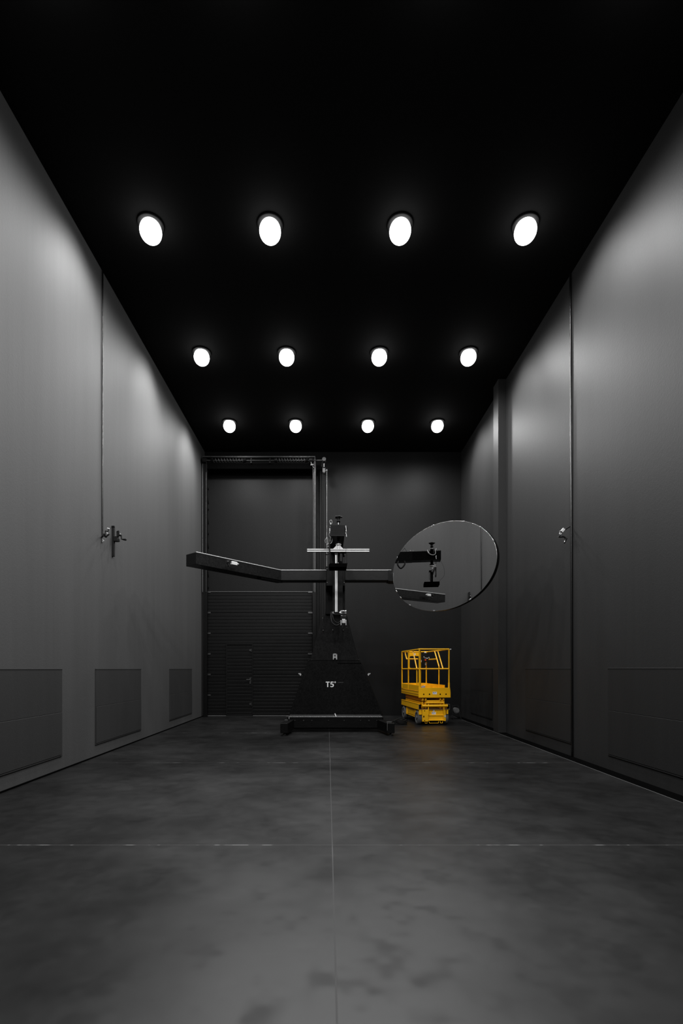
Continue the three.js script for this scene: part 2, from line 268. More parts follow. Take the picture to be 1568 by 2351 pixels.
// ------------------------------------------------------------------ the measuring rig
{
  const CX = 0.2, R = thing('measuring_rig', 'tall black light-measuring rig with long swinging arms and oval mirror', 'test rig', V(CX, 0, -12));
  const S = (d) => d / F, X = (px, d) => (px - VX) * S(d), Y = (py, d) => EYE + (VY - py) * S(d);
  // base
  const bz = 11.5, y0 = 0.1, y1 = 0.355;
  const beam = part(R, 'base_beam', box(X(660, bz), X(880, bz), y0, y1, -bz - 0.12, -bz, 0.006), M.black_steel);
  for (const [px, r] of [[677, 0.012], [697, 0.016], [716, 0.012], [754, 0.01], [790, 0.012], [828, 0.01], [847, 0.016], [865, 0.01]]) part(beam, 'bolt', rod(V(X(px, bz), Y(1654, bz), -bz - 0.02), V(X(px, bz), Y(1654, bz), -bz + 0.012), r, 10), M.spring_steel);
  part(beam, 'front_angle', box(X(663, bz), X(877, bz), y1, y1 + 0.012, -bz - 0.03, -bz + 0.004, 0.003), M.galvanised, 'bright steel nosing on the step');
  const gr = [];
  for (let x = X(662, bz); x < X(880, bz); x += 0.031) gr.push(box(x, x + 0.008, y1 - 0.03, y1 + 0.006, -12.08, -bz - 0.02));
  for (let k = 0; k < 9; k++) gr.push(box(X(662, bz), X(880, bz), y1 - 0.026, y1 + 0.002, -12.08 + k * 0.062, -12.072 + k * 0.062));
  part(R, 'step_grating', gr, M.grating_steel, 'grey open grating step').userData.kind = 'stuff';
  part(R, 'base_frame', [box(X(660, bz), X(662, bz), y0, y1, -13.1, -bz, 0.004), box(X(660, bz), X(880, bz), y0, y1 - 0.05, -13.1, -12.1, 0.01), box(X(878, bz), X(880, bz), y0, y1, -13.1, -bz, 0.004)], M.black_steel);
  part(R, 'step_pin', rod(at(769, 1639, 12.0), at(771.2, 1644.5, 11.6), 0.014), M.white_plastic, 'white pin on the step');
  for (const sd of [-1, 1]) {
    const a = sd < 0 ? V(X(661, bz) + 0.07, 0.19, -11.6) : V(X(879, bz) - 0.07, 0.19, -11.6), b = sd < 0 ? V(-0.975, 0.165, -10.86) : V(1.42, 0.165, -10.86);
    const leg = part(R, 'leg', [bar(a, b, 0.17, 0.22, 0.008), box(b.x - 0.085, b.x + 0.085, 0.06, 0.285, -11.0, -10.84, 0.01)], M.black_steel);
    part(leg, 'foot', [rod(V(b.x, 0, -10.9), V(b.x, 0.018, -10.9), 0.06, 20), rod(V(b.x, 0.018, -10.9), V(b.x, 0.08, -10.9), 0.022, 12), ball(V(b.x + 0.02, 0.03, -10.85), 0.014)], M.rubber_black);
    const q = sd < 0 ? V(-0.93, 0.298, -10.98) : V(1.39, 0.298, -10.95);
    const strips = sd < 0 ? [bar(V(-0.93, 0.31, -11.3), V(-1.0, 0.31, -11.3), 0.02, 0.012), bar(V(-0.915, 0.37, -11.45), V(-0.9, 0.33, -11.3), 0.016, 0.012), bar(V(-0.99, 0.375, -11.52), V(-0.91, 0.375, -11.47), 0.016, 0.012)] : [box(1.335, 1.45, 0.296, 0.308, -10.96, -10.94), box(1.335, 1.342, 0.12, 0.3, -10.84, -10.835)];
    for (const g of strips) part(leg, 'strip', g, M.galvanised, 'bright bent strip on the leg');
  }
  // tower
  const tz = 12.1, up = (py) => Y(py, tz), xx = (px) => X(px, tz);
  const low = part(R, 'tower_front', prism([[xx(664), y1], [xx(879), y1], [xx(826), up(1516)], [xx(708), up(1516)]], 0.05, 0.006).translate(0, 0, -tz - 0.05), M.black_steel);
  part(low, 'ledge', box(xx(709), xx(825), up(1516.2), up(1514.8), -tz - 0.08, -tz + 0.02, 0.003), M.arm_black, 'dull ledge across the tower');
  part(low, 'slot', box(xx(775), xx(829), up(1524), up(1522), -tz, -tz + 0.008), M.deep_black);
  part(R, 'tower_body', [prism([[xx(668), y1], [xx(876), y1], [xx(824), up(1518)], [xx(793), up(1400)], [xx(750), up(1400)], [xx(711), up(1518)]], 0.9, 0.006).translate(0, 0, -tz - 1.0)], M.black_steel);
  part(R, 'tower_upper', [prism([[xx(713), up(1514)], [xx(822), up(1514)], [xx(803), up(1440)], [xx(790), up(1400)], [xx(757), up(1400)], [xx(733), up(1440)]], 0.06, 0.006).translate(0, 0, -tz - 0.09)], M.arm_black);
  for (const [px, py] of [[757, 1395], [761, 1427], [742, 1448], [788, 1447], [741, 1420], [764, 1447]]) part(R, 'bolt', ball(V(xx(px), up(py), -tz + 0.02), 0.016, 1, 1, 0.6), M.spring_steel);
  // emblem, letters and side brackets
  const font = await new FontLoader().loadAsync('fonts/droid/droid_sans_bold.typeface.json');
  const fontR = await new FontLoader().loadAsync('fonts/droid/droid_sans_regular.typeface.json');
  const put = (str, f, px, py, hpx) => { const g = new TextGeometry(str, { font: f, size: hpx * S(tz), depth: 0.004, curveSegments: 8 }); g.translate(-0, 0, 0); return g.translate(xx(px), up(py), -tz + 0.006); };
  part(low, 'lettering', [put('T', font, 747.5, 1577.4, 12.6), put('5', font, 757.6, 1577.4, 12.6), put('+', font, 766.4, 1569.8, 7.2)], M.letter_white, 'white letters reading T5+');
  const dash = []; for (let k = 0; k < 7; k++) dash.push(box(xx(775.2 + k * 1.9), xx(775.2 + k * 1.9 + (k ? 1.5 : 1)), up(1567.4), up(1566.2), -tz + 0.006, -tz + 0.009));
  part(low, 'small_print', dash, M.letter_grey, 'tiny grey unreadable print');
  const em = part(low, 'bracket_plate', [box(xx(764.2), xx(766.4), up(1514.4), up(1501), -tz - 0.02, -tz + 0.05, 0.004), box(xx(771.4), xx(774), up(1514.4), up(1501), -tz - 0.02, -tz + 0.05, 0.004), box(xx(764.2), xx(774), up(1503), up(1501), -tz - 0.02, -tz + 0.05, 0.004)], M.aluminium, 'silver bracket on the tower ledge');
  part(em, 'lens', [rod(V(xx(769), up(1505.6), -tz), V(xx(769), up(1505.6), -tz + 0.05), 0.022, 16), rod(V(xx(769), up(1509), -tz), V(xx(769), up(1509), -tz + 0.04), 0.03, 16), box(xx(766.8), xx(771.2), up(1511.5), up(1510), -tz, -tz + 0.04)], M.aluminium);
  part(em, 'eye', rod(V(xx(769), up(1505.6), -tz + 0.03), V(xx(769), up(1505.6), -tz + 0.055), 0.014, 16), M.deep_black);
  for (const [px, sd] of [[689, -1], [846.5, 1]]) part(R, 'side_bracket', [bar(V(xx(px) + sd * 0.04, up(1546), -tz + 0.03), V(xx(px), up(1548), -tz + 0.03), 0.03, 0.02), bar(V(xx(px), up(1545.4), -tz + 0.03), V(xx(px) - sd * 0.014, up(1551), -tz + 0.03), 0.04, 0.022), rod(V(xx(px) - sd * 0.01, up(1548.5), -tz - 0.03), V(xx(px) - sd * 0.01, up(1548.5), -tz + 0.04), 0.02)], M.aluminium, 'small silver bracket at the tower side');
  // column, hub, cross arms
  const cz = 12.04, ax = 3.748;
  part(R, 'column', [box(X(748, cz), X(792, cz), Y(1410, cz), Y(1300, cz), -cz - 0.45, -cz, 0.008), prism([[X(748, cz), Y(1400, cz)], [X(792, cz), Y(1400, cz)], [X(803, cz), Y(1440, cz)], [X(737, cz), Y(1440, cz)]], 0.4).translate(0, 0, -cz - 0.52)], M.black_steel);
  part(R, 'column_head', box(X(757, 11.45), X(781, 11.45), 3.5, 4.62, -12.3, -11.6, 0.01), M.black_steel);
  const hub = part(R, 'hub', [box(X(749, 11.55), X(792, 11.55), Y(1345, 11.55), Y(1305, 11.55), -12.04, -11.55, 0.008)], M.black_steel);
  for (const px of [751, 790]) for (const py of [1306.5, 1338]) part(hub, 'bolt', ball(V(X(px, 11.55), Y(py, 11.55), -11.545), 0.016, 1, 1, 0.7), M.spring_steel);
  const car = part(R, 'carriage', [box(X(763.5, 11.45), X(787, 11.45), Y(1409, 11.45), Y(1288, 11.45), -11.6, -11.45, 0.006), box(X(764, 11.45), X(780, 11.45), Y(1413, 11.45), Y(1405, 11.45), -11.55, -11.4, 0.008)], M.black_steel);
  part(car, 'strip', [box(X(769, 11.4), X(771.4, 11.4), Y(1405, 11.4), Y(1290, 11.4), -11.46, -11.4, 0.004), box(X(771.2, 11.4), X(774.1, 11.4), Y(1405, 11.4), Y(1290, 11.4), -11.46, -11.415, 0.002), box(X(773.9, 11.4), X(775, 11.4), Y(1405, 11.4), Y(1290, 11.4), -11.46, -11.4, 0.004)], M.white_plastic, 'long white strip down the column');
  part(car, 'cable_loop', [hose([at(761, 1405, 11.5), at(760, 1418, 11.4), at(763, 1430, 11.35), at(772, 1436, 11.35), at(781, 1431, 11.4), at(783, 1420, 11.45)], 0.02), hose([at(763, 1405, 11.5), at(764, 1416, 11.4), at(768, 1426, 11.38), at(776, 1430, 11.38), at(783, 1424, 11.4)], 0.014)], M.rubber_black);
  part(car, 'cable_end', [hose([at(763, 1405.5, 11.4), at(765, 1405, 11.38), at(764.5, 1408, 11.36), at(767.5, 1409, 11.38)], 0.008)], M.galvanised);
  const mo = part(R, 'drive_unit', [box(X(781, 11.35), X(796, 11.35), Y(1410.5, 11.35), Y(1401.5, 11.35), -11.48, -11.33, 0.012), rod(at(779.6, 1407.5, 11.36), at(783, 1407, 11.36), 0.036, 16), rod(at(788.5, 1406, 11.35), at(788.5, 1406, 11.29), 0.032, 18), box(X(782, 11.35), X(795, 11.35), Y(1414.6, 11.35), Y(1413.6, 11.35), -11.45, -11.34, 0.003)], M.chrome, 'shiny silver drive unit');
  part(mo, 'socket', [box(X(785, 11.35), X(793, 11.35), Y(1431, 11.35), Y(1421, 11.35), -11.46, -11.34, 0.01), box(X(782, 11.35), X(784, 11.35), Y(1435.5, 11.35), Y(1424, 11.35), -11.44, -11.35, 0.005), box(X(793.4, 11.35), X(795.2, 11.35), Y(1435.5, 11.35), Y(1423, 11.35), -11.44, -11.35, 0.005)], M.aluminium);
  part(mo, 'plug', [box(X(782, 11.35), X(795.6, 11.35), Y(1420.5, 11.35), Y(1411, 11.35), -11.5, -11.36, 0.008), rod(at(787.3, 1434.5, 11.38), at(786.5, 1441, 11.38), 0.022), hose([at(792, 1436, 11.4), at(794, 1441, 11.4), at(797, 1442, 11.4), at(797, 1438, 11.4), at(795, 1434, 11.4)], 0.011)], M.rubber_black);
  const yb = ax - 0.118, yt = ax + 0.118, az = 11.6, ad = 0.34, kL = -1.118, kR = 1.53;
  const tip = () => V(-2.666, ax, -9.8), knee = (sd) => V(sd < 0 ? kL : kR, ax, -az);
  for (const sd of [-1, 1]) {
    const k = knee(sd), t = tip(), i0 = sd < 0 ? X(749, az) : X(792, az), dir = t.clone().sub(k).normalize(), nrm = V(-dir.z, 0, dir.x).multiplyScalar(sd < 0 ? -1 : 1);
    // plan outline of the whole bent arm, extruded upward: front edge k..t, back edge offset by the depth
    const back = nrm.clone().multiplyScalar(nrm.z > 0 ? -ad : ad), kb = V(k.x + sd * ad * 0.45, 0, -az - ad);
    const tb = t.clone().add(back);
    const inner = part(R, 'arm', [box(i0, k.x, yb, yt, -az - ad, -az, 0.006)], M.arm_black);
    part(inner, 'edge_rail', [box(i0, k.x, yt, yt + 0.014, -az - 0.014, -az + 0.008, 0.002), box(i0, k.x, yt + 0.035, yt + 0.045, -az - 0.2, -az - 0.18, 0.002)], M.aluminium, 'bright thin edge along the arm top');
    part(inner, 'cable_duct', box(i0, k.x, yt, yt + 0.036, -az - 0.3, -az - 0.16, 0.004), M.black_steel);
    if (sd < 0) {
    const g = new THREE.ExtrudeGeometry(new THREE.Shape([[k.x, -k.z], [t.x, -t.z], [tb.x, -tb.z], [kb.x, -kb.z], [k.x, az + ad]].map(([a, b]) => new THREE.Vector2(a, b))), { depth: yt - yb, bevelEnabled: true, bevelSize: 0.004, bevelThickness: 0.004, bevelSegments: 1 });
    g.rotateX(-Math.PI / 2).translate(0, yb, 0);
    const outer = part(R, 'bent_arm', g, M.arm_black);
    part(outer, 'edge_rail', [bar(V(k.x, yt + 0.006, k.z + 0.002), V(t.x, yt + 0.006, t.z + 0.002), 0.02, 0.016, 0.003)], M.aluminium, 'bright thin edge along the arm top');
    part(outer, 'under_tray', bar(V(k.x, yb - 0.02, k.z - 0.15).lerp(V(t.x, yb - 0.02, t.z - 0.15), 0.02), V(k.x, yb - 0.02, k.z - 0.15).lerp(V(t.x, yb - 0.02, t.z - 0.15), 0.3), 0.16, 0.04, 0.004), M.black_steel);
      const c = at(535, 1294, 10.37), u = dir.clone();
      const f = (a, b, o = 0.03) => c.clone().addScaledVector(u, -a).add(V(0, b, 0)).addScaledVector(nrm.z > 0 ? nrm : nrm.clone().negate(), o);
      const bx = part(outer, 'junction_box', [bar(f(-0.075, 0), f(0.075, 0), 0.06, 0.075, 0.01), rod(f(0.07, 0.005), f(0.12, 0.005), 0.014)], M.white_plastic, 'small white box on the left arm');
      part(bx, 'plug_lead', [hose([f(-0.07, 0.02), f(-0.13, 0.025), f(-0.18, 0.01), f(-0.19, -0.02), f(-0.15, -0.05)], 0.012), rod(f(-0.15, -0.05), f(-0.13, -0.09), 0.02), ball(f(-0.17, 0.0), 0.03)], M.rubber_black);
    } else {
      part(inner, 'end_cap', box(k.x - 0.075, k.x + 0.012, yb - 0.02, yt + 0.006, -az - ad, -az + 0.014, 0.006), M.black_steel);
    }
  }
  // oval mirror
  const mc = V(2.417, 3.70, -10.41), ma = 1.334, mb = 0.942, turn = new THREE.Matrix4().makeRotationY(-49 * Math.PI / 180).setPosition(mc);
  const oval = (a, b, d, bev) => { const s = new THREE.Shape(); s.absellipse(0, 0, a, b, 0, Math.PI * 2); return new THREE.ExtrudeGeometry(s, { depth: d, curveSegments: 96, bevelEnabled: bev > 0, bevelSize: bev, bevelThickness: bev, bevelSegments: 1 }); };
  const ellip = (t, k = 0) => V((ma + k) * Math.cos(t), (mb + k) * Math.sin(t), 0);
  const mir = part(R, 'mirror', oval(ma, mb, 0.006, 0).translate(0, 0, -0.006).applyMatrix4(turn), M.mirror_silver, 'large oval mirror');
  part(mir, 'mirror_back', oval(ma, mb, 0.09, 0).translate(0, 0, -0.1).applyMatrix4(turn), M.black_steel);
  { const pts = []; for (let i = 0; i < 72; i++) pts.push(ellip(i / 72 * 2 * Math.PI, 0.001)); part(mir, 'mirror_rim', hose(pts, 0.0032, true, 220).translate(0, 0, -0.004).applyMatrix4(turn), M.chrome); }
  for (const t of [0.35, 0.75, 1.1, 1.7, 2.7, 3.55, 3.75, 4.05, 4.6, 5.3]) { const p = ellip(t, 0); part(mir, 'clip', new RoundedBoxGeometry(0.05, 0.024, 0.03, 2, 0.006).rotateZ(Math.atan2(mb * Math.cos(t), -ma * Math.sin(t))).translate(p.x, p.y, -0.004).applyMatrix4(turn), M.chrome); }
  const mq = (x, y, z) => V(x, y, z).applyMatrix4(turn);
  const bracket = part(R, 'bent_arm', [bar(mq(-1.28, 0, -0.32), mq(0.95, 0, -0.32), 0.34, 0.228, 0.006), box(1.5, 1.85, 3.6, 3.8, -11.95, -11.55, 0.006)], M.arm_black);
  for (const x of [-0.7, 0, 0.7]) part(bracket, 'mirror_mount', bar(mq(x, 0, -0.095), mq(x, 0, -0.17), 0.12, 0.16, 0.006), M.black_steel);
  // lamp arm pointing to the viewer, with perforated end
  const e = 10.2, lx0 = X(758.5, e), lx1 = X(791, e), ly1 = Y(1204.5, e), ly0 = Y(1230, e), sz = -10.42;
  const la = part(R, 'lamp_arm', [box(lx0 + 0.006, lx1 - 0.006, ly0 + 0.004, ly1 - 0.006, -11.6, -e - 0.012, 0.006), box(lx0, lx1, ly0, ly1, -11.6, -e - 0.72, 0.006)], M.black_steel);
  part(la, 'arm_edge', [box(lx0, lx0 + 0.012, ly1 - 0.004, ly1 + 0.006, -11.5, -e, 0.002), box(lx1 - 0.012, lx1, ly1 - 0.004, ly1 + 0.006, -11.5, -e, 0.002)], M.grating_steel);
  const pg = [], W = lx1 - lx0, hh = ly1 - ly0, t = 0.0045;
  for (let i = 0; i <= 15; i++) pg.push(box(lx0 + W * i / 15 - t / 2, lx0 + W * i / 15 + t / 2, ly0, ly1, -e - 0.008, -e));
  for (let i = 0; i <= 12; i++) pg.push(box(lx0, lx1, ly0 + hh * i / 12 - t / 2, ly0 + hh * i / 12 + t / 2, -e - 0.008, -e));
  for (const x of [lx0, lx1]) { for (let i = 0; i <= 34; i++) pg.push(box(x - 0.003, x + 0.003, ly0 + 0.02, ly1, -e - 0.72 + 0.0212 * i - t / 2, -e - 0.72 + 0.0212 * i + t / 2)); for (let i = 2; i <= 12; i++) pg.push(box(x - 0.003, x + 0.003, ly0 + hh * i / 12 - t / 2, ly0 + hh * i / 12 + t / 2, -e - 0.72, -e)); }
  pg.push(box(lx0 - 0.002, lx1 + 0.002, ly0 - 0.003, ly0 + 0.008, -e - 0.01, -e + 0.002), box(lx0 - 0.002, lx1 + 0.002, ly1 - 0.008, ly1 + 0.003, -e - 0.01, -e + 0.002), box(lx0 - 0.003, lx0 + 0.008, ly0, ly1, -e - 0.01, -e + 0.002), box(lx1 - 0.008, lx1 + 0.003, ly0, ly1, -e - 0.01, -e + 0.002));
  part(la, 'mesh_guard', pg, M.arm_black, 'fine square mesh over the arm end').userData.kind = 'stuff';
  const kx = X(777, 10.42), kn = [];
  kn.push(new THREE.LatheGeometry([[0.0, 0.0], [0.035, 0.0], [0.03, 0.025], [0.026, 0.05], [0.034, 0.075], [0.05, 0.09], [0.05, 0.105], [0.03, 0.112], [0, 0.112]].map(([a, b]) => new THREE.Vector2(a, b)), 24).scale(1.18, 1.18, 1.18).translate(kx, Y(1199, 10.42), sz));
  for (let i = 0; i < 5; i++) kn.push(ball(V(kx + 0.06 * Math.cos(i * 1.2566), Y(1199, 10.42) + 0.108, sz + 0.06 * Math.sin(i * 1.2566)), 0.026, 1, 0.75, 1));
  const knob = part(la, 'clamp_knob', kn, M.rubber_black);
  part(knob, 'screw', [rod(V(kx, ly1 - 0.01, sz), V(kx, Y(1198, 10.42), sz), 0.012), box(X(771.5, 10.42), X(774.5, 10.42), ly1, ly1 + 0.018, sz - 0.03, sz + 0.03, 0.003)], M.chrome);
  part(knob, 'clamp_block', box(X(768, 10.42), X(771, 10.42), ly1, ly1 + 0.03, sz - 0.05, sz + 0.05, 0.006), M.deep_black);
  part(knob, 'clamp_jaw', box(lx1 - 0.01, lx1 + 0.03, ly0 + 0.09, ly1 + 0.04, sz - 0.05, sz + 0.05, 0.008), M.deep_black);
  const q3 = (dx, y, z) => V(lx1 + dx, y, z);
  part(la, 'white_cable', [hose([q3(0.02, ly1 + 0.02, sz - 0.12), q3(0.04, ly1 - 0.06, sz - 0.1), q3(0.05, ly1 - 0.12, sz), q3(0.045, ly1 - 0.1, sz + 0.07), q3(0.03, ly1 + 0.02, sz + 0.08)], 0.008), rod(q3(0.035, ly1 - 0.03, sz - 0.11), q3(0.04, ly1 - 0.07, sz - 0.085), 0.017)], M.white_plastic, 'white looped cable');
  part(la, 'cable_plug', [rod(q3(0.02, ly0 + 0.1, sz + 0.1), q3(0.042, ly0 + 0.06, sz + 0.09), 0.009), rod(q3(0.042, ly0 + 0.065, sz + 0.09), q3(0.045, ly0 + 0.01, sz + 0.1), 0.009)], M.white_plastic, 'small white plug');
  part(la, 'black_hose', [hose([q3(0.0, ly1 - 0.02, sz + 0.05), q3(0.03, ly1 + 0.02, sz + 0.05), q3(0.06, ly1 - 0.02, sz + 0.04), q3(0.055, ly1 - 0.09, sz + 0.03)], 0.013), hose([q3(-0.02, ly0 - 0.0, -11.28), q3(0.02, ly0 - 0.1, -11.3), q3(0.02, ly0 - 0.2, -11.22), q3(0.0, ly0 - 0.1, -11.12), q3(-0.02, ly0, -11.12)], 0.02)], M.rubber_black);
  part(la, 'top_clip', [bar(V(lx1 - 0.03, ly1, -11.2), V(lx1 - 0.03, ly1 + 0.1, -11.12), 0.02, 0.012), bar(V(lx1 - 0.03, ly1 + 0.1, -11.12), V(lx1 - 0.03, ly1, -11.06), 0.01, 0.012)], M.chrome);
  for (const [y, z, rr] of [[0.02, -10.98, 0.018], [0.01, -10.9, 0.014]]) part(la, 'screw', ball(V(lx1 - 0.03, ly1 + y, z), rr), M.chrome);
  // spindle, gusset and aluminium cross bar
  const sp = part(R, 'spindle', [rod(V(kx, Y(1249, 10.42), sz), V(kx, ly0, sz), 0.035, 20), rod(V(kx, Y(1249, 10.42) + 0.02, sz), V(kx, Y(1249, 10.42) + 0.03, sz), 0.06, 24)], M.black_steel);
  part(sp, 'flange', [rod(V(kx, Y(1252, 10.42), sz), V(kx, Y(1249.3, 10.42), sz), 0.061, 32)], M.aluminium, 'pale round flange');
  const G = (px, py) => [X(px, 10.39), Y(py, 10.39)];
  const gs = part(sp, 'gusset', [prism([G(771.5, 1252.5), G(781.5, 1252.5), G(789, 1260.5), G(764, 1260.5)], 0.012).translate(0, 0, -10.42), box(X(772, 10.39), X(774, 10.39), Y(1261, 10.39), Y(1252, 10.39), -10.43, -10.38), box(X(775, 10.39), X(779, 10.39), Y(1261, 10.39), Y(1252, 10.39), -10.43, -10.385), box(X(779.5, 10.39), X(781.5, 10.39), Y(1261, 10.39), Y(1252, 10.39), -10.43, -10.38)], M.aluminium, 'pale triangular gusset');
  part(R, 'cross_bar', [box(X(705, 10.37), X(848, 10.37), Y(1262.6, 10.37), Y(1260.2, 10.37), -10.41, -10.36, 0.002), box(X(705, 10.37), X(848, 10.37), Y(1264.8, 10.37), Y(1262.5, 10.37), -10.41, -10.385, 0.001), box(X(705, 10.37), X(848, 10.37), Y(1267, 10.37), Y(1264.6, 10.37), -10.41, -10.36, 0.002)], M.aluminium, 'pale grooved aluminium cross bar');
  part(R, 'hanger', [box(X(768, 10.42), X(776, 10.42), Y(1294, 10.42), Y(1266, 10.42), sz - 0.035, sz + 0.035, 0.006), rod(at(786.5, 1267, 10.46), at(786.5, 1294, 10.46), 0.011), rod(at(796, 1270, 10.5), at(796, 1294, 10.5), 0.0035), box(X(781, 10.46), X(795, 10.46), Y(1270, 10.46), Y(1267, 10.46), -10.5, -10.44)], M.black_steel);
  part(R, 'hanger_strip', [box(X(769.5, 10.37), X(772, 10.37), Y(1293.5, 10.37), Y(1274, 10.37), -10.385, -10.375, 0.002), box(X(772.8, 10.37), X(774, 10.37), Y(1293.5, 10.37), Y(1274, 10.37), -10.385, -10.37, 0.002), ball(at(776.5, 1292.5, 10.33), 0.008)], M.aluminium, 'silver strip on the hanger');
  part(R, 'mount_plate', prism([[X(755.3, 10.24), Y(1296, 10.24)], [X(758, 10.24), Y(1293.5, 10.24)], [X(797.2, 10.24), Y(1293.5, 10.24)], [X(795.8, 10.24), Y(1301.4, 10.24)], [X(756.5, 10.24), Y(1301.4, 10.24)]], 0.38, 0.004).translate(0, 0, -10.62), M.deep_black, 'matt black mounting plate');
  part(R, 'thin_cord', hose([V(kx + 0.12, ly0, -10.22), V(kx + 0.15, 4.1, -10.13), V(kx + 0.14, 3.9, -10.12), V(kx + 0.12, 3.76, -10.24)], 0.003), M.rubber_black);
  // connectors and cable bundle at the arm's left side
  const c8 = 10.3, cb = part(R, 'cable_bundle', [hose([at(746.5, 1240, c8), at(751.5, 1234, c8), at(752, 1252, c8), at(747, 1245, c8)], 0.006, true), hose([at(757, 1243, c8), at(760, 1233, c8), at(763, 1240, c8), at(759, 1248, c8), at(752, 1248, c8), at(750, 1255, c8), at(757, 1254, c8)], 0.006), hose([at(758, 1203, c8), at(757, 1196, c8), at(760, 1194, c8), at(762.5, 1199, c8), at(759, 1206, c8), at(759, 1214, c8)], 0.006), hose([at(755, 1225, c8), at(757, 1233, c8), at(762, 1230, c8), at(764, 1222, c8)], 0.006)], M.galvanised, 'tangle of thin pale cables');
  part(cb, 'connector', [box(X(756, c8), X(762, c8), Y(1221, c8), Y(1213.5, c8), -c8 - 0.03, -c8 + 0.03, 0.006), box(X(756, c8), X(757.4, c8), Y(1225, c8), Y(1221, c8), -c8 - 0.02, -c8 + 0.02), box(X(760.6, c8), X(762, c8), Y(1225, c8), Y(1221, c8), -c8 - 0.02, -c8 + 0.02), bar(at(757.5, 1209, c8), at(761, 1208, c8), 0.02, 0.02), bar(at(759, 1212, c8), at(759, 1200, c8), 0.012, 0.012)], M.white_plastic, 'white cable connector');
  part(cb, 'loop_black', [hose([at(747, 1268, c8), at(747.5, 1272, c8), at(751, 1273, c8), at(755, 1271, c8), at(757, 1266, c8), at(756, 1250, c8), at(762, 1240, c8)], 0.013), bar(at(745.5, 1257, c8), at(749, 1247, c8), 0.02, 0.02)], M.rubber_black);
}

